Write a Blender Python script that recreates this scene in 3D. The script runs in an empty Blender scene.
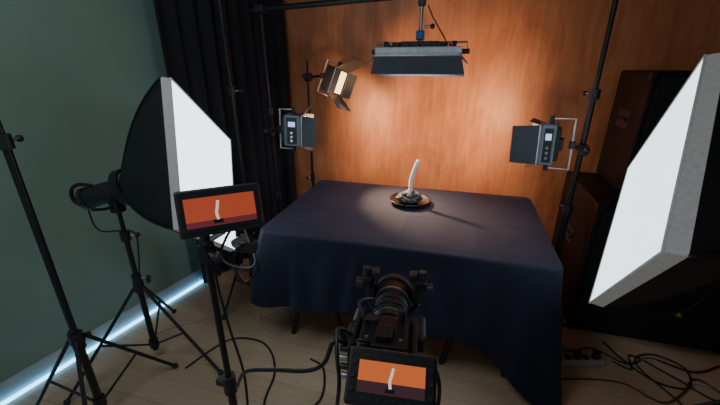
import bpy, bmesh, math, random
from mathutils import Vector, Matrix, noise
random.seed(7)
scene = bpy.context.scene
COL = scene.collection

# ------------------------------------------------------------ materials
def mat(name, col, rough=0.5, metal=0.0, emis=None, es=0.0, var=0.12, scale=30, bump=0.0, sheen=0.0, spec=0.5):
    m = bpy.data.materials.new(name); m.use_nodes = True
    nt = m.node_tree; b = nt.nodes['Principled BSDF']
    b.inputs['Roughness'].default_value = rough
    b.inputs['Metallic'].default_value = metal
    b.inputs['Specular IOR Level'].default_value = spec
    if sheen: b.inputs['Sheen Weight'].default_value = sheen
    tc = nt.nodes.new('ShaderNodeTexCoord'); nz = nt.nodes.new('ShaderNodeTexNoise')
    nz.inputs['Scale'].default_value = scale; nz.inputs['Detail'].default_value = 4
    nt.links.new(tc.outputs['Object'], nz.inputs['Vector'])
    r = nt.nodes.new('ShaderNodeValToRGB')
    r.color_ramp.elements[0].position = 0.3; r.color_ramp.elements[1].position = 0.7
    r.color_ramp.elements[0].color = (*[c*(1-var) for c in col], 1)
    r.color_ramp.elements[1].color = (*[min(1, c*(1+var)) for c in col], 1)
    nt.links.new(nz.outputs['Fac'], r.inputs['Fac']); nt.links.new(r.outputs['Color'], b.inputs['Base Color'])
    if bump:
        bp = nt.nodes.new('ShaderNodeBump'); bp.inputs['Strength'].default_value = bump; bp.inputs['Distance'].default_value = 0.01
        nt.links.new(nz.outputs['Fac'], bp.inputs['Height']); nt.links.new(bp.outputs['Normal'], b.inputs['Normal'])
    if emis:
        b.inputs['Emission Color'].default_value = (*emis, 1); b.inputs['Emission Strength'].default_value = es
    return m

BLK = mat('black_metal', (0.012, 0.012, 0.014), 0.4)
BLKP = mat('black_plastic', (0.018, 0.018, 0.02), 0.5)
DGR = mat('dark_grey_metal', (0.06, 0.062, 0.07), 0.35, 0.6)
PAN = mat('panel_grey_housing', (0.16, 0.185, 0.22), 0.5, 0.0)
SIL = mat('silver_metal', (0.5, 0.5, 0.52), 0.3, 0.9)
ALU = mat('satin_aluminium', (0.45, 0.47, 0.5), 0.5, 0.3)
WHT = mat('white_painted_metal', (0.7, 0.68, 0.65), 0.4)
FLAP = mat('barndoor_black_paint', (0.035, 0.04, 0.05), 0.5)
NYL = mat('black_nylon', (0.012, 0.013, 0.016), 0.6, bump=0.2, scale=60)
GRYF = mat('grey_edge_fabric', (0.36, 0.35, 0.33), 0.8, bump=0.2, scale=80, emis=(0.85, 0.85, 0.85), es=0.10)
DIFF_L = mat('diffuser_fabric_left', (0.8, 0.83, 0.85), 0.8, emis=(0.76, 0.90, 1.0), es=3.4, var=0.02)
DIFF_R = mat('diffuser_fabric_right', (0.8, 0.83, 0.85), 0.8, emis=(0.72, 0.89, 1.0), es=2.5, var=0.02)
WARM = mat('led_warm', (0.9, 0.7, 0.4), 0.5, emis=(1.0, 0.50, 0.18), es=5)
LEDW = mat('led_cool', (0.9, 0.9, 0.9), 0.5, emis=(0.8, 0.88, 1.0), es=1.5)
DISP = mat('backlit_display', (0.02, 0.02, 0.03), 0.3, emis=(0.35, 0.6, 1.0), es=1.5)
RUB = mat('cable_rubber', (0.012, 0.012, 0.013), 0.45)
GRYC = mat('grey_cable', (0.35, 0.35, 0.36), 0.5)
GLASS = mat('lens_glass', (0.01, 0.012, 0.03), 0.05)
YEL = mat('yellow_sticker', (0.8, 0.5, 0.03), 0.5)
BLU = mat('blue_anodised', (0.03, 0.12, 0.35), 0.3, 0.5)
BRS = mat('brass', (0.5, 0.3, 0.1), 0.3, 0.8)

# ------------------------------------------------------------ mesh builder
class B:
    def __init__(s, name):
        s.name = name; s.v = []; s.f = []; s.mi = []; s.sm = []; s.mats = []; s.M = Matrix.Identity(4)
    def m(s, mt):
        if mt not in s.mats: s.mats.append(mt)
        return s.mats.index(mt)
    def add(s, vs, fs, mt, smooth=False, raw=False):
        o = len(s.v); k = s.m(mt)
        s.v += [tuple((s.M @ Vector(p)) if not raw else p) for p in vs]
        for f in fs:
            s.f.append([o+i for i in f]); s.mi.append(k); s.sm.append(smooth)
    def bm(s, bm, mt, smooth=False):
        bm.verts.ensure_lookup_table(); bm.verts.index_update()
        s.add([v.co.copy() for v in bm.verts], [[v.index for v in f.verts] for f in bm.faces], mt, smooth); bm.free()
    def box(s, c, size, mt, rot=(0, 0, 0), bev=0.0, mtx=None):
        bm = bmesh.new(); bmesh.ops.create_cube(bm, size=1)
        bmesh.ops.scale(bm, vec=size, verts=bm.verts)
        if bev: bmesh.ops.bevel(bm, geom=bm.edges[:], offset=bev, segments=2, affect='EDGES', profile=0.5)
        from mathutils import Euler
        R = mtx if mtx else Euler([math.radians(a) for a in rot]).to_matrix().to_4x4()
        bmesh.ops.transform(bm, matrix=Matrix.Translation(c) @ R, verts=bm.verts)
        s.bm(bm, mt)
    def cyl(s, a, b, r, mt, r2=None, n=16, caps=True):
        a = Vector(a); b = Vector(b); d = (b-a)
        if d.length < 1e-6: return
        r2 = r if r2 is None else r2
        q = d.to_track_quat('Z', 'Y').to_matrix(); X = q @ Vector((1, 0, 0)); Y = q @ Vector((0, 1, 0))
        vs = []
        for i in range(n):
            t = 2*math.pi*i/n; o = X*math.cos(t)+Y*math.sin(t)
            vs += [a+o*r, b+o*r2]
        fs = [[2*i, 2*((i+1) % n), 2*((i+1) % n)+1, 2*i+1] for i in range(n)]
        s.add(vs, fs, mt, True)
        if caps:
            s.add([vs[2*i] for i in range(n)], [list(range(n))[::-1]], mt)
            s.add([vs[2*i+1] for i in range(n)], [list(range(n))], mt)
    def sph(s, c, r, mt, sc=(1, 1, 1), seg=16):
        bm = bmesh.new(); bmesh.ops.create_uvsphere(bm, u_segments=seg, v_segments=seg//2+2, radius=r)
        bmesh.ops.scale(bm, vec=sc, verts=bm.verts); bmesh.ops.translate(bm, vec=c, verts=bm.verts)
        s.bm(bm, mt, True)
    def tube(s, pts, r, mt, n=8, sub=6, smooth=True, radii=None):
        P = [Vector(p) for p in pts]
        if smooth and len(P) > 2:
            Q = []; R = []
            for i in range(len(P)-1):
                p0 = P[max(0, i-1)]; p1 = P[i]; p2 = P[i+1]; p3 = P[min(len(P)-1, i+2)]
                for k in range(sub):
                    t = k/sub
                    Q.append(0.5*((2*p1)+(-p0+p2)*t+(2*p0-5*p1+4*p2-p3)*t*t+(-p0+3*p1-3*p2+p3)*t**3))
                    if radii: R.append(radii[i]*(1-t)+radii[i+1]*t)
            Q.append(P[-1]);
            if radii: R.append(radii[-1])
            P = Q
        else: R = radii
        vs = []; L = len(P); prev = None
        for i, p in enumerate(P):
            d = (P[min(i+1, L-1)]-P[max(i-1, 0)]).normalized()
            if prev is None:
                u = d.orthogonal().normalized()
            else:
                u = (prev - d*prev.dot(d))
                u = u.normalized() if u.length > 1e-5 else d.orthogonal().normalized()
            prev = u; w = d.cross(u); rr = R[i] if R else r
            for k in range(n):
                t = 2*math.pi*k/n; vs.append(p+(u*math.cos(t)+w*math.sin(t))*rr)
        fs = []
        for i in range(L-1):
            for k in range(n):
                fs.append([i*n+k, i*n+(k+1) % n, (i+1)*n+(k+1) % n, (i+1)*n+k])
        fs.append(list(range(n))[::-1]); fs.append([(L-1)*n+k for k in range(n)])
        s.add(vs, fs, mt, True)
    def done(s, parent=None):
        me = bpy.data.meshes.new(s.name)
        V = [Vector(v) for v in s.v]
        mn = Vector([min(v[i] for v in V) for i in range(3)]); mx = Vector([max(v[i] for v in V) for i in range(3)])
        c = (mn+mx)/2; c.z = mn.z
        me.from_pydata([tuple(v-c) for v in V], [], s.f)
        for mt in s.mats: me.materials.append(mt)
        for p, k, sm in zip(me.polygons, s.mi, s.sm): p.material_index = k; p.use_smooth = sm
        me.update()
        o = bpy.data.objects.new(s.name, me); o.location = c; COL.objects.link(o)
        return o

def frame(c, n, up=(0, 0, 1), roll=0):
    n = Vector(n).normalized(); up = Vector(up); x = up.cross(n).normalized(); y = n.cross(x)
    M = Matrix((x, y, n)).transposed().to_4x4()
    return Matrix.Translation(c) @ M @ Matrix.Rotation(math.radians(roll), 4, 'Z')

def put(o, loc, d, parent):
    o.matrix_world = Matrix.Translation(loc) @ Vector(d).normalized().to_track_quat('-Z', 'Y').to_matrix().to_4x4()
    if parent:
        mw = o.matrix_world.copy(); o.parent = parent
        o.matrix_parent_inverse = Matrix.Translation(-parent.location); o.matrix_basis = mw
def area(name, loc, d, size, power, col, parent, size_y=None, spread=None):
    l = bpy.data.lights.new(name, 'AREA'); l.energy = power; l.color = col
    l.shape = 'RECTANGLE'; l.size = size; l.size_y = size_y or size
    if spread: l.spread = math.radians(spread)
    o = bpy.data.objects.new(name, l); COL.objects.link(o); put(o, loc, d, parent)
    return o

# ------------------------------------------------------------ room
def ply_mat():
    m = bpy.data.materials.new('plywood_panel'); m.use_nodes = True; nt = m.node_tree; b = nt.nodes['Principled BSDF']
    tc = nt.nodes.new('ShaderNodeTexCoord'); mp = nt.nodes.new('ShaderNodeMapping'); mp.inputs['Scale'].default_value = (7, 7, 0.8)
    n1 = nt.nodes.new('ShaderNodeTexNoise'); n1.inputs['Scale'].default_value = 2.2; n1.inputs['Detail'].default_value = 9; n1.inputs['Roughness'].default_value = .66; n1.inputs['Distortion'].default_value = 0.9
    mp2 = nt.nodes.new('ShaderNodeMapping'); mp2.inputs['Scale'].default_value = (1.6, 1.6, 1)
    n2 = nt.nodes.new('ShaderNodeTexNoise'); n2.inputs['Scale'].default_value = 2.4; n2.inputs['Detail'].default_value = 5; n2.inputs['Roughness'].default_value = .6; n2.inputs['Distortion'].default_value = 0.8
    nt.links.new(tc.outputs['Object'], mp.inputs['Vector']); nt.links.new(mp.outputs['Vector'], n1.inputs['Vector'])
    nt.links.new(tc.outputs['Object'], mp2.inputs['Vector']); nt.links.new(mp2.outputs['Vector'], n2.inputs['Vector'])
    r = nt.nodes.new('ShaderNodeValToRGB'); r.color_ramp.elements[0].position = 0.34; r.color_ramp.elements[1].position = 0.66
    r.color_ramp.elements[0].color = (0.38, 0.118, 0.046, 1); r.color_ramp.elements[1].color = (0.70, 0.29, 0.13, 1)
    mx = nt.nodes.new('ShaderNodeMix'); mx.data_type = 'FLOAT'; mx.inputs[0].default_value = 0.5
    nt.links.new(n1.outputs['Fac'], mx.inputs[2]); nt.links.new(n2.outputs['Fac'], mx.inputs[3])
    nt.links.new(mx.outputs[0], r.inputs['Fac']); nt.links.new(r.outputs['Color'], b.inputs['Base Color'])
    b.inputs['Roughness'].default_value = 0.45
    return m
def floor_mat():
    m = bpy.data.materials.new('laminate_floor'); m.use_nodes = True; nt = m.node_tree; b = nt.nodes['Principled BSDF']
    tc = nt.nodes.new('ShaderNodeTexCoord')
    br = nt.nodes.new('ShaderNodeTexBrick'); br.inputs['Scale'].default_value = 1; br.inputs['Brick Width'].default_value = 1.9; br.inputs['Row Height'].default_value = 0.14
    br.offset = .37
    br.inputs['Mortar Size'].default_value = 0.0012; br.inputs['Color1'].default_value = (0.58, 0.42, 0.28, 1); br.inputs['Color2'].default_value = (0.70, 0.52, 0.35, 1)
    br.inputs['Mortar'].default_value = (0.40, 0.28, 0.18, 1)
    mp2 = nt.nodes.new('ShaderNodeMapping'); mp2.inputs['Scale'].default_value = (1.5, 22, 1)
    nz = nt.nodes.new('ShaderNodeTexNoise'); nz.inputs['Scale'].default_value = 3; nz.inputs['Detail'].default_value = 6
    rp = nt.nodes.new('ShaderNodeValToRGB'); rp.color_ramp.elements[0].color = (.6, .57, .54, 1); rp.color_ramp.elements[1].color = (1, 1, 1, 1)
    nt.links.new(tc.outputs['Object'], br.inputs['Vector'])
    nt.links.new(tc.outputs['Object'], mp2.inputs['Vector']); nt.links.new(mp2.outputs['Vector'], nz.inputs['Vector'])
    nt.links.new(nz.outputs['Fac'], rp.inputs['Fac'])
    mx = nt.nodes.new('ShaderNodeMix'); mx.data_type = 'RGBA'; mx.blend_type = 'MULTIPLY'; mx.inputs[0].default_value = 0.8
    nt.links.new(br.outputs['Color'], mx.inputs[6]); nt.links.new(rp.outputs['Color'], mx.inputs[7])
    nt.links.new(mx.outputs[2], b.inputs['Base Color'])
    b.inputs['Roughness'].default_value = 0.38
    return m
TEAL = mat('teal_wall_paint', (0.20, 0.33, 0.27), 0.75, var=0.04, scale=3, bump=0.03); PLY = ply_mat(); FLR = floor_mat()
CEIL = mat('ceiling_paint', (0.25, 0.25, 0.24), 0.9, var=0.03)
H = 2.7; YB = 3.0
def wx(y): return -2.262+0.21*y     # left wall runs slightly out of square
b = B('floor'); b.box((0, 0.7, -0.03), (6.4, 6.0, 0.06), FLR); b.done()
b = B('ceiling'); b.box((0, 0.7, H+0.03), (6.4, 6.0, 0.06), CEIL); b.done()
b = B('wall_back'); b.box((0.3, YB+0.04, H/2), (4.5, 0.08, H), PLY); b.done()
b = B('wall_right'); b.box((2.3, 0.8, H/2), (0.08, 4.5, H), PLY); b.done()
b = B('wall_left')
y0, y1 = -1.6, YB
b.add([(wx(y0), y0, 0), (wx(y1), y1, 0), (wx(y1), y1, H), (wx(y0), y0, H), (wx(y0)-.08, y0, 0), (wx(y1)-.08, y1, 0), (wx(y1)-.08, y1, H), (wx(y0)-.08, y0, H)],
      [[0, 1, 2, 3], [5, 4, 7, 6], [0, 4, 5, 1], [3, 2, 6, 7], [0, 3, 7, 4], [1, 5, 6, 2]], TEAL); b.done()
ang = math.atan2(0.21, 1)
BBM = mat('baseboard_paint', (0.40, 0.46, 0.46), 0.5, var=0.03)
b = B('baseboard_left')
mid = (y0+1.95)/2; L = (1.95-y0)/math.cos(ang)
b.box((wx(mid)+0.009, mid, 0.055), (0.014, L, 0.11), BBM, rot=(0, 0, -math.degrees(ang)), bev=0.003)
b.done()
STR = mat('led_strip_glow', (0.8, 0.9, 1), 0.5, emis=(0.14, 0.58, 1.0), es=6)
b = B('led_strip_light')
mid = (-0.6+1.98)/2; L = 2.58/math.cos(ang)
b.box((wx(mid)+0.028, mid, 0.008), (0.018, L, 0.012), STR, rot=(0, 0, -math.degrees(ang)))
b.box((wx(mid)+0.028, mid, 0.001), (0.024, L, 0.003), WHT, rot=(0, 0, -math.degrees(ang)))
b.done()

# ------------------------------------------------------------ curtain
CUR = mat('black_velvet', (0.011, 0.012, 0.020), 0.85, var=0.2, scale=20, sheen=0.1)
b = B('blackout_curtain')
path = [Vector((wx(1.92)+.07, 1.92)), Vector((wx(2.35)+.10, 2.35)), Vector((wx(2.75)+.10, 2.72)), Vector((-1.60, 2.86)), Vector((-1.44, 2.91))]
pts = []
for i in range(len(path)-1):
    k = max(2, int((path[i+1]-path[i]).length/0.008))
    for j in range(k): pts.append(path[i].lerp(path[i+1], j/k))
pts.append(path[-1]); rows = 14; vs = []
for r in range(rows+1):
    z = 0.02+(2.62)*r/rows
    for i, p in enumerate(pts):
        a_ = pts[max(0, i-1)]; c_ = pts[min(len(pts)-1, i+1)]; d = (c_-a_).normalized(); n = Vector((d.y, -d.x))
        s = i*0.008
        ph = noise.noise(Vector((s*1.5, z*0.35, 3)))*2.2
        amp = 0.038*(0.75+0.4*noise.noise(Vector((s*3, z*.6, 9))))
        w = math.sin(s*2*math.pi/0.115+ph)
        q = p+n*(amp*w+0.008*math.sin(s*95+z))
        vs.append((q.x, q.y, z))
N = len(pts)
b.add(vs, [[r*N+i, r*N+i+1, (r+1)*N+i+1, (r+1)*N+i] for r in range(rows) for i in range(N-1)], CUR, True)
b.tube([(wx(1.8)+.07, 1.8, 2.65), (wx(2.7)+.10, 2.7, 2.65), (-1.40, 2.90, 2.65)], 0.014, BLK, smooth=False)
b.done()

# ------------------------------------------------------------ table + cloth
TX0, TX1, TY0, TY1, TZ = -0.985, 0.495, 1.53, 2.45, 0.75
PX, PY = -0.262, 2.14
b = B('trestle_table')
b.box(((TX0+TX1)/2, (TY0+TY1)/2, TZ-0.024), (TX1-TX0-.03, TY1-TY0-.03, 0.03), BLKP, bev=0.004)
for tx in (-0.72, 0.20):
    b.box((tx, (TY0+TY1)/2, 0.69), (0.05, 0.7, 0.04), BLK)
    for sx in (-1, 1):
        for ty in (TY0+0.10, TY1-0.16):
            b.cyl((tx+0.02*sx, ty, 0.68), (tx+0.17*sx, ty, 0.0), 0.016, BLK)
    for ty in (TY0+0.10, TY1-0.16): b.cyl((tx-.10, ty, .3), (tx+.10, ty, .3), 0.008, BLK)
b.done()
CLO = mat('navy_cloth', (0.0105, 0.0118, 0.027), 0.70, var=0.15, scale=6, bump=0.10, sheen=0.05, spec=0.25)
b = B('tablecloth')
def perim():
    r = 0.035; cs = [(TX0+r, TY0+r, 180), (TX1-r, TY0+r, 270), (TX1-r, TY1-r, 0), (TX0+r, TY1-r, 90)]
    out = []
    for k, (cx, cy, a0) in enumerate(cs):
        for j in range(13):
            a = math.radians(a0+90*j/12); n = Vector((math.cos(a), math.sin(a)))
            out.append((Vector((cx, cy))+n*r, n, k, 1.0))
        nx, ny, na = cs[(k+1) % 4]
        a = math.radians(a0+90); n = Vector((math.cos(a), math.sin(a)))
        p0 = Vector((cx, cy))+n*r; p1 = Vector((nx, ny))+n*r; L = (p1-p0).length; m = int(L/0.010)
        for j in range(1, m):
            out.append((p0.lerp(p1, j/m), n, k, 0.0))
    return out
PR = perim(); corners = [Vector((TX0, TY0)), Vector((TX1, TY0)), Vector((TX1, TY1)), Vector((TX0, TY1))]
cflare = [0.09, 0.09, 0.10, 0.10]; cdrop = [0.02, 0.42, 0.30, 0.12]
N = len(PR); RW = 36; vs = []; top = TZ+0.012
s = 0; prevp = PR[0][0]
S = []
for (p, n, k, c) in PR:
    s += (p-prevp).length; prevp = p; S.append(s)
folds = []
s_ = 0.07
rr = random.Random(4)
while s_ < S[-1]:
    folds.append((s_, rr.uniform(.035, .075), rr.uniform(.045, .10), rr.uniform(0.0, .3))); s_ += rr.uniform(.12, .24)
for r in range(RW+1):
    for i, (p, n, k, c) in enumerate(PR):
        drop = 0.40+0.02*math.sin(S[i]*7.0); fl = 0.0; nn = n.copy()
        for ci, cc in enumerate(corners):
            d = (p-cc).length
            g = math.exp(-(d/0.14)**2); g2 = math.exp(-(d/(0.20))**1.6)
            drop += cdrop[ci]*g2; fl += cflare[ci]*g
            if g > 0.02:
                dg = Vector((1 if ci in (1, 2) else -1, 1 if ci in (2, 3) else -1)).normalized()
                nn = (nn*(1-g)+dg*g*1.0).normalized()
        drop = min(drop, top-0.006)
        if r <= 4:
            a = r/4*math.pi/2; off = 0.014*math.sin(a); z = top-0.014*(1-math.cos(a))
        else:
            f = (r-4)/(RW-4)
            w = 0.0
            for (fs_, fw, fa, f0) in folds:
                dd = S[i]-fs_-0.05*f*math.sin(fs_*9)
                if abs(dd) < .3:
                    g = max(0, (f-f0)/(1-f0)); w += fa*g**1.1*math.exp(-(dd/(fw*(0.6+0.6*f)))**2)
            w += 0.02*f*noise.noise(Vector((S[i]*4, f*1.5, 1)))
            off = 0.014+(f**0.85)*(fl+0.012)+w*(1-0.5*min(1, fl*10))
            off = max(off, 0.012)
            z = top-0.014-f*(drop-0.014)
        q = p+nn*off if r > 4 else p+n*off
        vs.append((q.x, q.y, z))
b.add(vs, [[r*N+i, (r+1)*N+i, (r+1)*N+(i+1) % N, r*N+(i+1) % N] for r in range(RW) for i in range(N)], CLO, True)
cx, cy = (TX0+TX1)/2, (TY0+TY1)/2; vt = []; K = 40
def topz(x, y):   # soft rumples and faint pressed creases
    z = 0.005*noise.noise(Vector((x*3.2, y*4.2, 2)))+0.002*noise.noise(Vector((x*9, y*8, 5)))
    for c_ in (0.0, -.38, .38): z += 0.0014*math.exp(-(((x-cx)-c_)/0.014)**2)
    z += 0.0014*math.exp(-((y-cy+.05)/0.014)**2)
    e = min(x-TX0, TX1-x, y-TY0, TY1-y); d = math.hypot(x-PX, y-PY)
    return max(0, z+.003)*min(1, max(0, e)/.06)*min(1, max(0, (d-.12)/.10))
for r in range(K):
    f = 1-r/K
    for i, (p, n, k, c) in enumerate(PR):
        q = Vector((cx, cy)).lerp(p, f)
        vt.append((q.x, q.y, top+(topz(q.x, q.y) if r else 0)))
vt.append((cx, cy, top+topz(cx, cy)))
fs = [[r*N+i, r*N+(i+1) % N, (r+1)*N+(i+1) % N, (r+1)*N+i] for r in range(K-1) for i in range(N)]
fs += [[(K-1)*N+i, (K-1)*N+(i+1) % N, K*N] for i in range(N)]
b.add(vt, fs, CLO, True)
o = b.done()
bm = bmesh.new(); bm.from_mesh(o.data); bmesh.ops.remove_doubles(bm, verts=bm.verts, dist=0.0004); bmesh.ops.recalc_face_normals(bm, faces=bm.faces); bm.to_mesh(o.data); bm.free()
sd = o.modifiers.new('thickness', 'SOLIDIFY'); sd.thickness = 0.002; sd.offset = -1

# ------------------------------------------------------------ plate, charcoal, ash
T = top+0.001
b = B('shallow_bowl')
prof = [(0.0, 0.004), (0.07, 0.004), (0.092, 0.010), (0.122, 0.026), (0.130, 0.031), (0.132, 0.029), (0.125, 0.022), (0.09, 0.002), (0.06, 0.0), (0.0, 0.0)]
n = 40; vs = []
for (r, z) in prof:
    for i in range(n): vs.append((PX+max(r, 0.0005)*math.cos(2*math.pi*i/n), PY+max(r, 0.0005)*math.sin(2*math.pi*i/n), T+z))
b.add(vs, [[r*n+i, r*n+(i+1) % n, (r+1)*n+(i+1) % n, (r+1)*n+i] for r in range(len(prof)-1) for i in range(n)], mat('dark_brown_ceramic', (0.008, 0.006, 0.006), 0.3), True)
b.done()
ROCK = mat('charcoal', (0.05, 0.05, 0.058), 0.6, var=0.5, scale=40, bump=0.6)
b = B('charcoal_lump')
for (c, r, sc, sd_) in (((PX, PY, T+.045), .055, (1.15, .85, .75), 1), ((PX-.040, PY-.01, T+.035), .036, (1.1, .9, .8), 5), ((PX+.042, PY+.0, T+.038), .038, (1, .9, .8), 8), ((PX+.005, PY-.03, T+.03), .033, (1.3, .8, .7), 11)):
    bm = bmesh.new(); bmesh.ops.create_icosphere(bm, subdivisions=3, radius=r)
    for v in bm.verts:
        q = v.co.normalized(); v.co *= 1+0.35*noise.noise(q*1.8+Vector((sd_, 0, 0)))+0.18*noise.noise(q*5+Vector((sd_, 3, 0)))
    bmesh.ops.scale(bm, vec=sc, verts=bm.verts); bmesh.ops.translate(bm, vec=c, verts=bm.verts); b.bm(bm, ROCK)
b.done()
ASH = mat('white_ash', (0.88, 0.82, 0.70), 0.8, var=0.06, scale=60, bump=0.3)
b = B('white_ash_column')
pts = [(PX+.004, PY, T+.075), (PX+.002, PY, T+.11), (PX+.004, PY, T+.15), (PX+.012, PY, T+.19), (PX+.022, PY, T+.225), (PX+.034, PY, T+.26), (PX+.038, PY, T+.285)]
b.tube(pts, .01, ASH, n=10, radii=[.013, .012, .014, .013, .015, .014, .009]); b.done()

# ------------------------------------------------------------ stands
def collar(b, x, y, z, r, mt=BLKP, side=0.0):
    b.cyl((x, y, z-.025), (x, y, z+.025), r, mt)
    dx, dy = math.cos(side), math.sin(side)
    b.cyl((x+dx*r, y+dy*r, z), (x+dx*(r+.025), y+dy*(r+.025), z), 0.006, SIL, n=8)
    b.sph((x+dx*(r+.032), y+dy*(r+.032), z), 0.013, mt, seg=10)
def stand(b, x, y, top, hub=0.62, R=0.42, a0=0.0, sec=(0.8, 1.2), r=0.014, zf=0.02):
    b.cyl((x, y, 0.08), (x, y, sec[0]), r, BLK); b.cyl((x, y, sec[0]), (x, y, min(sec[1], top)), r*.82, BLK)
    if top > sec[1]: b.cyl((x, y, sec[1]), (x, y, top), r*.66, BLK)
    for z in sec:
        if z < top: collar(b, x, y, z, r*1.5, side=a0+.5)
    collar(b, x, y, hub, r*1.7, side=a0+1.5); b.cyl((x, y, .10), (x, y, .15), r*1.6, BLKP)
    for k in range(3):
        a = a0+k*2*math.pi/3; dx, dy = math.cos(a), math.sin(a)
        fx, fy = x+dx*R, y+dy*R
        p0 = Vector((x+dx*r*1.6, y+dy*r*1.6, hub)); p1 = Vector((fx, fy, zf))
        b.cyl(p0, p1, 0.0085, BLK, n=10); b.sph(p1, 0.016, BLKP, seg=10, sc=(1, 1, 1))
        m = p0.lerp(p1, 0.52)
        b.cyl((x+dx*r*1.5, y+dy*r*1.5, 0.125), m, 0.006, BLK, n=8)

b = B('light_stand'); stand(b, -1.5, 0.84, 2.1, hub=0.50, R=0.36, a0=math.radians(75), sec=(0.42+.05, 1.35), r=0.016); b.done()
b = B('light_stand'); stand(b, -1.30, 1.88, 2.2, hub=0.5, R=0.28, a0=math.radians(10), sec=(0.75, 1.45), r=0.015); b.done()
LX, RX, CY = -1.24, 0.665, 2.2
b = B('light_stand'); stand(b, LX, CY, 1.885, hub=0.5, R=0.17, a0=math.radians(90), sec=(0.7, 1.3), r=0.016); b.done()
b = B('light_stand'); stand(b, RX, CY, 1.96, hub=0.35, R=0.12, a0=math.radians(90), sec=(0.8, 1.45), r=0.019); b.done()
b = B('support_crossbar')
b.cyl((LX-.10, CY, 1.905), (RX+.12, CY, 1.985), 0.016, BLK)
for x, z in ((LX, 1.908), (RX, 1.98)):
    b.box((x, CY, z+.002), (0.06, 0.06, 0.044), BLKP, bev=.006)
b.done()

# ------------------------------------------------------------ LED panels with barndoors
def led(name, c, n, w, h, d, doors, emat, up=(0, 0, 1), roll=0, yoke='y', mount=None, power=0, col=(1, 1, 1), ydepth=0.10, extra=None, ymat=WHT, body=DGR, aim=None, spread=None, lsize=.8, side=None):
    b = B(name); b.M = frame(c, n, up, roll)
    b.box((0, 0, -d/2), (w, h, d), body, bev=.006)
    for i in range(7):
        b.box((-w*.36+i*w*.12, 0, -d-.008), (w*.03, h*.8, .018), BLKP)
    b.box((0, 0, -d-.02), (w*.45, h*.3, .03), BLKP, bev=.004)
    b.box((0, 0, .003), (w*.88, h*.88, .004), emat)
    if side:          # control strip on the camera-side of the housing
        sx = side*(w/2+.001)
        b.box((sx, 0, -d/2), (.004, h*.86, d*.62), BLKP, bev=.001)
        b.box((sx+side*.002, h*.22, -d/2), (.003, h*.16, d*.42), DISP)
        for k in range(3): b.cyl((sx, -h*.05-k*h*.13, -d/2), (sx+side*.012, -h*.05-k*h*.13, -d/2), .008, SIL, n=12)
    t = .012
    for sx in (-1, 1):
        b.box((sx*(w/2-t/2), 0, .006), (t, h, .014), body); b.box((0, sx*(h/2-t/2), .006), (w, t, .014), body)
    for sd, (angd, L) in doors.items():
        a = math.radians(angd); ca, sa = math.cos(a), math.sin(a)
        if sd in 'LR':
            s = -1 if sd == 'L' else 1
            e0 = [(s*w/2, -h/2, .012), (s*w/2, h/2, .012)]; e1 = [(s*(w/2+ca*L), h/2*.95, .012+sa*L), (s*(w/2+ca*L), -h/2*.95, .012+sa*L)]
        else:
            s = -1 if sd == 'D' else 1
            e0 = [(-w/2, s*h/2, .012), (w/2, s*h/2, .012)]; e1 = [(w/2*1.1, s*(h/2+ca*L), .012+sa*L), (-w/2*1.1, s*(h/2+ca*L), .012+sa*L)]
        P = [Vector(p) for p in e0+e1]; nn = (P[1]-P[0]).cross(P[2]-P[1]).normalized()*.0012
        b.add([p-nn for p in P]+[p+nn for p in P], [[0, 1, 2, 3], [7, 6, 5, 4], [0, 4, 5, 1], [1, 5, 6, 2], [2, 6, 7, 3], [3, 7, 4, 0]], FLAP)
        b.cyl(P[0], P[1], .004, SIL, n=8)
    if yoke == 'y':
        b.tube([(0, h/2+.004, -d/2), (0, h/2+.03, -d/2), (0, h/2+.03, -d-ydepth), (0, -h/2-.03, -d-ydepth), (0, -h/2-.03, -d/2), (0, -h/2-.004, -d/2)], .0055, ymat, smooth=False)
        for s in (-1, 1): b.cyl((0, s*(h/2), -d/2), (0, s*(h/2+.045), -d/2), .013, BLKP)
    else:
        b.tube([(w/2+.004, 0, -d/2), (w/2+.025, 0, -d/2), (w/2+.025, 0, -d-ydepth), (-w/2-.025, 0, -d-ydepth), (-w/2-.025, 0, -d/2), (-w/2-.004, 0, -d/2)], .0055, ymat, smooth=False)
        for s in (-1, 1): b.cyl((s*w/2, 0, -d/2), (s*(w/2+.04), 0, -d/2), .013, BLKP)
    bw = b.M @ Vector((0, 0, -d-ydepth))
    b.M = Matrix.Identity(4)
    if mount is not None:
        mv = Vector(mount); b.cyl(bw, mv, .009, BLK); b.box(bw, (.03, .03, .04), BLKP, bev=.004)
        b.box(mv, (.05, .055, .06), BLKP, bev=.006); b.cyl(mv+Vector((0, -.02, 0)), mv+Vector((0, -.065, .01)), .008, SIL); b.sph(mv+Vector((0, -.07, .01)), .018, BLKP, seg=12)
    if extra: extra(b)
    o = b.done()
    if power: area(name+'_lamp', Vector(c)+Vector(n).normalized()*.03, aim or n, w*lsize, power, col, o, h*lsize, spread)
    return o

led('led_panel_light', (-1.015, 2.2, 1.185), (1, .22, -.05), 0.13, 0.20, 0.105, {'L': (80, .10), 'R': (60, .06), 'U': (40, .09), 'D': (70, .07)}, WARM,
    mount=(-1.235, 2.17, 1.17), power=8.5, col=(1, .58, .28), ydepth=.04, aim=(.36, .80, .02), spread=120, body=PAN, side=-1)
led('led_panel_light', (0.465, 2.22, 1.175), (-1, .30, -.05), 0.14, 0.22, 0.07, {'R': (82, .14), 'L': (60, .07), 'U': (70, .06), 'D': (70, .06)}, WARM,
    mount=(0.66, 2.17, 1.16), power=8.5, col=(1, .58, .28), ydepth=.08, aim=(-.16, .80, .02), spread=120, body=PAN, side=1)

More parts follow.
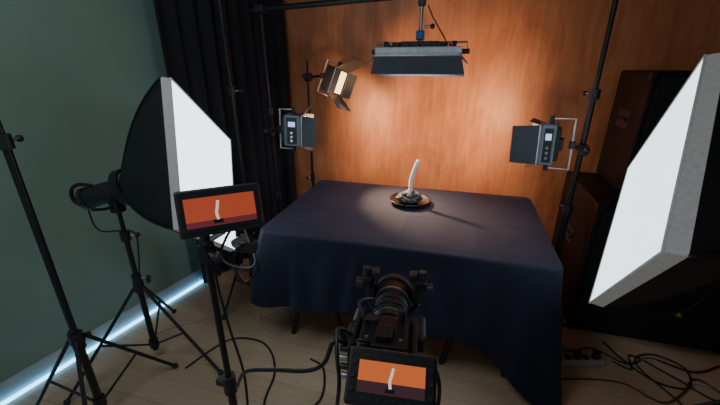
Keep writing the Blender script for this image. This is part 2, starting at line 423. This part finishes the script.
b = B('light_stand'); stand(b, -1.16, 2.68, 1.62, hub=0.45, R=0.22, a0=math.radians(200), sec=(0.7, 1.2), r=0.013); b.done()
led('barndoor_spotlight', (-0.885, 2.58, 1.475), (.84, -.40, -.24), 0.15, 0.18, 0.07, {'U': (55, .17), 'D': (62, .15), 'L': (100, .05), 'R': (70, .07)}, WARM, roll=-15,
    mount=(-1.155, 2.68, 1.50), power=5, col=(1, .66, .40), ydepth=.09, aim=(.64, -.44, -.70), spread=42, lsize=.5)

def hanger(b):
    x, y = -.26, 2.2
    b.cyl((x, y, 1.70), (x, y, 1.925), .010, SIL); b.box((x, y, 1.91), (.04, .05, .04), BLKP, bev=.006)
    b.box((x, y, 1.745), (.045, .045, .05), BLU, bev=.006)
    b.cyl((x+.02, y, 1.79), (x+.06, y-.01, 1.79), .006, SIL); b.sph((x+.065, y-.01, 1.79), .014, BLKP, seg=10)
    b.tube([(x+.03, y+.03, 1.90), (x+.06, y+.01, 1.84), (x+.10, y, 1.78), (x+.15, y, 1.70), (x+.13, y, 1.66)], .0035, RUB)
    for dx in (-.13, .02, .13): b.box((x+dx, y, 1.695), (.05, .05, .03), BLKP, bev=.004)
    for dx in (-.19, .19): b.cyl((x+dx, y-.02, 1.68), (x+dx, y-.02, 1.715), .012, BLKP)
led('overhead_led_panel_light', (-.26, 2.2, 1.645), (0, -.05, -1), 0.47, 0.22, 0.034, {'U': (85, .10), 'D': (97, .095), 'L': (45, .05), 'R': (45, .05)}, LEDW,
    up=(0, 1, 0), yoke='x', ydepth=.03, power=7, col=(.92, .88, 1), extra=hanger, ymat=SIL, body=ALU)

# ------------------------------------------------------------ softboxes
def softbox(name, corners, apex, headend, fmat, stand_args=None, band=0.065, bulge=.16):
    P = [Vector(p) for p in corners]; C = sum(P, Vector())/4; apex = Vector(apex)
    back = (apex-C).normalized()
    b = B(name); m = 10
    F = []
    for i in range(4):
        for k in range(m): F.append(P[i].lerp(P[(i+1) % 4], k/m))
    N = len(F)
    vs = []; K = 8
    for r in range(K+1):
        f = 1-r/K
        for q in F:
            vs.append(C.lerp(q, max(f, .001)) - back*0.012*(1-f*f))
    b.add(vs, [[r*N+i, r*N+(i+1) % N, (r+1)*N+(i+1) % N, (r+1)*N+i] for r in range(K) for i in range(N)], fmat, True)
    Bd = [q+back*band+(q-C)*0.015 for q in F]
    b.add(F+Bd, [[i, (i+1) % N, N+(i+1) % N, N+i] for i in range(N)], GRYF)
    b.tube(P+[P[0]], .004, GRYF, smooth=False)
    rad = 0.075
    rings = [Bd]
    dirs = [(q-C)-back*((q-C).dot(back)) for q in F]
    steps = 8
    for s in range(1, steps+1):
        f = s/steps; rr = []
        for q, d in zip(Bd, dirs):
            e = apex+d.normalized()*rad
            p = q.lerp(e, f)
            bul = math.sin(math.pi*f)*bulge*d.length
            rr.append(p+d.normalized()*bul)
        rings.append(rr)
    vs = [p for r in rings for p in r]
    b.add(vs, [[r*N+i, r*N+(i+1) % N, (r+1)*N+(i+1) % N, (r+1)*N+i] for r in range(steps) for i in range(N)], NYL, True)
    for ci in range(4):
        b.tube([rings[s][ci*m] for s in range(steps+1)], .005, BLK, sub=2)
    hd = Vector(headend); hv = (hd-apex).normalized()
    b.cyl(apex-hv*.01, apex+hv*.03, rad+.012, BLK, n=28)
    b.cyl(apex+hv*.03, hd, .050, BLKP, n=28); b.cyl(hd-hv*.02, hd, .054, DGR, n=28)
    b.cyl(hd, hd+hv*.004, .042, BLK, n=28)
    up = Vector((0, 0, 1))
    b.tube([hd-hv*.05+up*.052, hd+hv*.01+up*.075, hd+hv*.05+up*.06, hd+hv*.055+up*.01, hd+hv*.02-up*.03], .009, BLK)
    mid = apex.lerp(hd, .35)
    b.box(mid-up*.075, (.05, .05, .07), BLKP, bev=.006)
    b.tube([mid-up*.07, mid-up*.09+Vector((0, -.06, .02)), mid-up*.08+Vector((0, -.12, .03))], .007, BLKP)
    b.tube([hd-up*.03, hd-up*.16+Vector((.03, 0, 0)), mid-up*.22+Vector((.03, .02, 0)), mid-up*.35+Vector((.02, .03, 0)), mid-up*.5+Vector((-.02, .03, 0))], .004, RUB)
    if stand_args:
        stand(b, mid.x, mid.y, mid.z-.08, **stand_args)
    return b.done()

softbox('softbox_light', [(-1.124, 1.236, 1.546), (-1.174, 1.636, 1.218), (-1.144, 1.514, .62), (-1.093, 1.114, .948)], (-1.48, 1.24, 1.06), (-1.68, 1.17, 1.00), DIFF_L,
        dict(hub=0.50, R=0.42, a0=math.radians(0), sec=(0.55, 0.8), r=0.015), band=.035, bulge=.10)
softbox('softbox_light', [(.687, 1.38, 1.623), (.771, 1.858, 1.149), (.564, 1.36, .72), (.48, .882, 1.195)], (1.02, 1.27, 1.20), (1.28, 1.20, 1.24), DIFF_R,
        dict(hub=0.50, R=0.38, a0=math.radians(30), sec=(0.6, 0.9), r=0.015), band=.045, bulge=.12)

# ------------------------------------------------------------ screens
def screen_mats(tag, topc, botc, es):
    dk = (.01, .01, .01)
    a = mat('screen_wall_'+tag, dk, .3, emis=topc, es=es)
    c = mat('screen_table_'+tag, dk, .3, emis=botc, es=es)
    w = mat('screen_white_'+tag, dk, .3, emis=(.9, .8, .62), es=es*1.0)
    return a, c, w
def screen(b, w, h, z, mts, split=.35, off=0.0):
    a, c, wt = mts; hs = h*split; X = off*w
    b.box((0, -h/2+hs+(h-hs)/2, z), (w, h-hs, .001), a)
    b.box((0, -h/2+hs/2, z), (w, hs, .001), c)
    b.tube([(X-.005*w, -h*.30, z+.001), (X-.02*w, -h*.08, z+.001), (X, h*.12, z+.001), (X+.02*w, h*.34, z+.001)], w*.022, wt, n=6)
    b.box((X-.01*w, -h*.36, z+.0008), (w*.14, h*.14, .001), BLK, bev=.0003)

b = B('field_monitor')
mc = Vector((-.500, .630, 1.292)); mn = Vector((.60, -.70, .34))
b.M = frame(mc, mn, roll=-.5)
w, h = .182, .106
b.box((0, 0, -.012), (w, h, .022), BLKP, bev=.006)
b.box((0, .004, .0005), (w*.93, h*.84, .002), BLK)
screen(b, w*.82, h*.62, .002, screen_mats('monitor', (.50, .075, .028), (.16, .022, .032), 0.75), split=.20, off=-.05)
b.box((0, -h/2+.006, .0005), (.022, .004, .002), DGR)
for i in range(4): b.box((w*.30+i*.009, -h/2+.006, .0005), (.005, .003, .002), DGR)
b.box((.06, 0, -.035), (.06, .08, .03), BLKP, bev=.004)
b.M = Matrix.Identity(4)
px, py = -.560, .628
b.cyl((px, py, .6), (px, py, 1.20), .0085, BLK); b.cyl((px, py, .02), (px, py, .75), .0115, BLK)
b.cyl((px, py, 1.20), mc+Vector((-.01, .01, -.06)), .007, SIL); b.sph((px+.005, py, 1.205), .017, DGR, seg=12)
b.box((px, py, 1.175), (.032, .032, .045), BLKP, bev=.004); b.cyl((px, py, 1.18), (px+.045, py-.02, 1.18), .006, SIL); b.sph((px+.05, py-.022, 1.18), .012, BLKP, seg=10)
b.cyl((px, py, .72), (px, py, .78), .018, BLKP); b.box((px-.02, py, .75), (.04, .02, .02), BLKP, bev=.003)
for k in range(3):
    a = math.radians(200+120*k); b.cyl((px, py, .45), (px+.3*math.cos(a), py+.3*math.sin(a), .02), .008, BLK); b.sph((px+.3*math.cos(a), py+.3*math.sin(a), .02), .015, BLKP, seg=10)
b.tube([(mc.x+.02, mc.y+.03, 1.24), (-.49, .66, 1.19), (-.52, .67, 1.13), (-.49, .66, 1.08), (-.45, .67, 1.12), (-.46, .67, 1.17), (-.48, .65, 1.20)], .0035, RUB)
b.tube([(mc.x-.0, mc.y+.03, 1.235), (-.53, .66, 1.19), (-.57, .66, 1.10), (-.55, .65, .95), (-.50, .62, .8), (-.50, .60, .6)], .0035, RUB)
b.tube([(mc.x+.03, mc.y+.03, 1.24), (-.46, .66, 1.20), (-.45, .66, 1.15), (-.48, .67, 1.12), (-.53, .66, 1.13), (-.555, .66, 1.16)], .0022, GRYC)
b.box((-.475, .67, 1.185), (.05, .03, .03), DGR, bev=.004)
b.cyl((-.50, .66, 1.19), (-.47, .66, 1.21), .012, SIL)
b.done()

# ------------------------------------------------------------ cinema camera
b = B('cinema_camera')
cc = Vector((-.100, .54, 1.06)); tgt = Vector((-.262, 2.14, .90)); ax = (tgt-cc).normalized()
b.M = frame(cc, ax)
b.box((0, 0, 0), (.105, .10, .115), BLKP, bev=.01)
b.box((0, .053, .0), (.09, .010, .10), BLK, bev=.003)
for i in range(4): b.cyl((-.032+(i % 2)*.064, .056, -.03+(i//2)*.06), (-.032+(i % 2)*.064, .061, -.03+(i//2)*.06), .004, SIL, n=10)
b.box((.0, .064, -.02), (.03, .016, .04), BLK, bev=.003)
b.box((.028, .062, .02), (.022, .02, .022), DGR, bev=.003)
b.cyl((-.03, .055, .03), (-.03, .085, .03), .008, BLKP)
for s in (-1, 1):
    b.box((s*.058, 0, 0), (.010, .11, .12), BLK, bev=.003)
    b.cyl((s*.03, -.070, -.10), (s*.03, -.070, .32), .0075, DGR)
    b.box((s*.068, .02, .02), (.018, .045, .03), BLKP, bev=.004)
b.box((0, -.066, -.01), (.09, .03, .10), BLKP, bev=.004)
z = .057
for (r, L, mt) in ((.040, .012, DGR), (.033, .018, BLK), (.040, .018, BLKP), (.038, .012, SIL), (.041, .03, BLKP), (.038, .010, DGR), (.040, .040, BLKP), (.042, .008, SIL), (.043, .035, BLK), (.047, .022, BLKP)):
    b.cyl((0, 0, z), (0, 0, z+L), r, mt, n=36); z += L
    b.cyl((0, 0, z-.001), (0, 0, z+.001), r*.97, BLK, n=36)
for zz in (.132, .185):
    for i in range(40):
        a = 2*math.pi*i/40; b.box((.042*math.cos(a), .042*math.sin(a), zz), (.004, .003, .012), DGR, mtx=Matrix.Rotation(a, 4, 'Z'))
b.cyl((0, 0, z), (0, 0, z+.002), .040, GLASS, n=36)
for s in (-1, 1):
    b.box((s*.058, .005, .24), (.024, .045, .03), BLKP, bev=.006)
    b.box((s*.068, .034, .24), (.028, .030, .04), BLK, bev=.006)
    b.box((s*.050, .052, .245), (.020, .022, .030), DGR, bev=.004)
    b.cyl((s*.078, .025, .235), (s*.100, .028, .235), .012, DGR)
    b.cyl((s*.066, -.02, .235), (s*.03, -.07, .235), .007, BLK)
    b.cyl((s*.072, .045, .24), (s*.072, .070, .24), .011, DGR)
b.cyl((.066, -.01, .10), (.066, -.01, .15), .019, BLKP); b.cyl((.066, -.01, .15), (.066, -.01, .16), .013, BLU)
b.cyl((-.070, -.02, .09), (-.070, -.02, .16), .015, DGR)
b.box((0, -.01, -.070), (.085, .085, .03), BLKP, bev=.006)
for i in range(4):
    b.cyl((.06, .035-.02*i, -.04), (.080, .035-.02*i, -.04), .006, SIL if i % 2 else DGR, n=12)
    b.cyl((-.06, .035-.02*i, -.04), (-.080, .035-.02*i, -.04), .006, BRS if i % 2 else DGR, n=12)
b.M = Matrix.Identity(4)
lc = Vector((-.066, .427, 1.125)); b.M = frame(lc, (.12, -.62, .75), roll=-4)
w, h = .146, .088
b.box((0, 0, -.010), (w, h, .02), BLKP, bev=.006); b.box((0, 0, .0005), (w*.93, h*.90, .002), BLK)
screen(b, w*.74, h*.54, .002, screen_mats('camera', (.70, .15, .035), (.05, .02, .025), 0.85), split=.36)
for i in range(8): b.box((-w*.3+i*w*.085, -h*.36, .002), (w*.05, .004, .001), DGR)
for i in range(6): b.box((-w*.3+i*w*.115, h*.35, .002), (w*.06, .003, .001), DGR)
for s in (-1, 1):
    for i in range(3): b.cyl((s*w*.43, -.02+.02*i, .001), (s*w*.43, -.02+.02*i, .004), .004, DGR, n=10)
b.M = Matrix.Identity(4)
b.cyl(lc+Vector((0, .02, -.01)), (-.095, .49, 1.10), .010, DGR)
b.tube([(-.158, .51, 1.09), (-.185, .49, 1.12), (-.20, .47, 1.08), (-.24, .47, 1.05), (-.32, .48, 1.02), (-.40, .50, .97), (-.47, .55, .85)], .0042, RUB)
b.tube([(-.155, .52, 1.11), (-.18, .50, 1.14), (-.17, .46, 1.12), (-.16, .44, 1.08), (-.17, .45, 1.0), (-.2, .47, .8)], .0038, RUB)
b.tube([(-.04, .51, 1.11), (-.01, .49, 1.12), (.01, .48, 1.08), (.01, .47, 1.02), (0, .5, .95)], .0035, RUB)
b.tube([(-.13, .54, 1.11), (-.16, .57, 1.15), (-.145, .63, 1.12), (-.165, .69, 1.05)], .003, RUB)
b.tube([(-.12, .50, 1.12), (-.135, .47, 1.15), (-.12, .45, 1.14)], .003, RUB)
b.cyl((-.09, .54, .91), (-.09, .54, .99), .035, BLKP); b.sph((-.09, .54, .90), .045, BLK)
for a in (90, 210, 330):
    a = math.radians(a+12); b.cyl((-.085+.03*math.cos(a), .54+.03*math.sin(a), .88), (-.085+.36*math.cos(a), .54+.36*math.sin(a), .015), .015, BLK, r2=.011)
    b.sph((-.085+.36*math.cos(a), .54+.36*math.sin(a), .018), .018, BLKP, seg=10)
b.done()

# ------------------------------------------------------------ speakers
CAB = mat('speaker_cabinet', (0.011, 0.010, 0.011), 0.6, bump=.2, scale=120, spec=.3)
GRL = mat('speaker_grille', (0.012, 0.012, 0.013), 0.5, bump=.5, scale=300)
def speaker(name, x0, x1, y0, y1, z0, z1, woofers):
    b = B(name); c = ((x0+x1)/2, (y0+y1)/2, (z0+z1)/2)
    b.box(c, (x1-x0, y1-y0, z1-z0), CAB, bev=.015)
    b.box((c[0], y0-.004, c[2]), (x1-x0-.06, .012, z1-z0-.06), GRL, bev=.004)
    for (fx, fz, r) in woofers:
        X = x0+(x1-x0)*fx; Z = z0+(z1-z0)*fz
        n = 32
        b.tube([(X+r*math.cos(2*math.pi*i/n), y0-.012, Z+r*math.sin(2*math.pi*i/n)) for i in range(n+1)], .006, DGR, smooth=False)
        b.cyl((X, y0-.006, Z), (X, y0-.016, Z), r*.35, BLKP, n=24)
    for xx in (x0+.008, x1-.008):
        for zz in (z0+.023, z1-.023): b.box((xx, y0+.01, zz), (.035, .035, .045), BLK, bev=.006)
    zc = z0+(z1-z0)*.6; yc = c[1]
    b.box((x0-.001, yc, zc), (.008, .17, .11), DGR, bev=.003)
    b.cyl((x0-.012, yc-.07, zc), (x0-.012, yc+.07, zc), .01, BLKP)
    return b
b = speaker('pa_subwoofer', .80, 1.62, 2.14, 2.86, 0.0, .86, [(.5, .5, .22)])
b.add([(1.32, 2.120, .225), (1.356, 2.120, .225), (1.338, 2.120, .255)], [[0, 1, 2]], YEL); b.done()
b = speaker('pa_speaker', .98, 1.50, 2.38, 2.84, .862, 1.56, [(.5, .38, .17), (.5, .8, .07)]); b.done()

# ------------------------------------------------------------ floor cables
def cable(name, groups):
    b = B(name)
    for (paths, mt, r) in groups:
        for p in paths: b.tube([(x, y, r+.001) for x, y in p], r, mt)
    return b.done()
cable('floor_cable_tangle', [([
    [(.62, 2.0), (.75, 1.92), (.9, 1.98), (1.05, 1.9), (1.2, 1.98), (1.38, 1.93), (1.55, 2.02)],
    [(.98, 1.90), (1.06, 1.86), (1.1, 1.98), (1.26, 1.86), (1.4, 1.74), (1.55, 1.8)],
    [(.98, 2.06), (1.04, 1.93), (1.15, 1.80), (1.3, 1.80), (1.35, 1.95), (1.22, 2.02), (1.1, 1.92), (1.2, 1.7), (1.3, 1.5)]], RUB, .0045),
    ([[(1.02, 2.0), (1.10, 1.94), (1.22, 1.97), (1.3, 1.86), (1.42, 1.84)]], mat('white_cable', (.55, .52, .48), .5), .004),
    ([[(.66, 1.68), (.8, 1.72), (.98, 1.74), (1.12, 1.66), (1.25, 1.75), (1.38, 1.88), (1.5, 1.7)]], mat('brown_cable', (.10, .05, .03), .5), .0045)])
b = B('power_strip'); a = math.radians(15); X0, Y0 = .80, 1.84
b.box((X0, Y0, .022), (.24, .055, .04), mat('worn_white_plastic', (.35, .32, .29), .5), rot=(0, 0, 15), bev=.006)
for i in range(4):
    d = -.08+i*.05; b.cyl((X0+d*math.cos(a), Y0+d*math.sin(a), .041), (X0+d*math.cos(a), Y0+d*math.sin(a), .044), .018, DGR)
b.box((X0-.03, Y0-.008, .065), (.035, .03, .045), BLKP, bev=.004); b.box((X0+.075, Y0+.02, .065), (.035, .03, .045), BLKP, bev=.004); b.done()
cable('grey_cable', [([[(-1.75, 1.35), (-1.62, 1.5), (-1.45, 1.62), (-1.3, 1.72), (-1.18, 1.64), (-1.1, 1.76), (-1.0, 1.7)],
                    [(-1.2, 1.75), (-1.12, 1.62), (-1.0, 1.58), (-.93, 1.66), (-1.0, 1.78), (-1.15, 1.82)]], GRYC, .004)])
cable('black_cable', [([[(-1.35, 1.2), (-1.25, 1.45), (-1.08, 1.50), (-.95, 1.44), (-.85, 1.3), (-.8, 1.1), (-.62, 1.0), (-.5, .85)],
                      [(-.7, 1.45), (-.6, 1.40), (-.55, 1.2), (-.7, 1.05), (-.9, .95)]], RUB, .0055)])

# ------------------------------------------------------------ ambient + added fill
w = bpy.data.worlds.new('world'); scene.world = w; w.use_nodes = True
bg = w.node_tree.nodes['Background']; bg.inputs['Color'].default_value = (.60, .80, 1, 1); bg.inputs['Strength'].default_value = 0.25
area('overhead_fill', (-.9, .2, 2.62), (-.15, .30, -1), .9, 16, (.86, .96, 1), None)  # added fill to brighten floor and left wall, no real fixture here

cam = bpy.data.cameras.new('camera'); co = bpy.data.objects.new('camera', cam); COL.objects.link(co)
cam.sensor_width = 36; cam.lens = 17.75; cam.clip_start = .02
co.location = (0, 0, 1.6); co.rotation_euler = (math.radians(90-21.4), 0, math.radians(15.5))
scene.camera = co
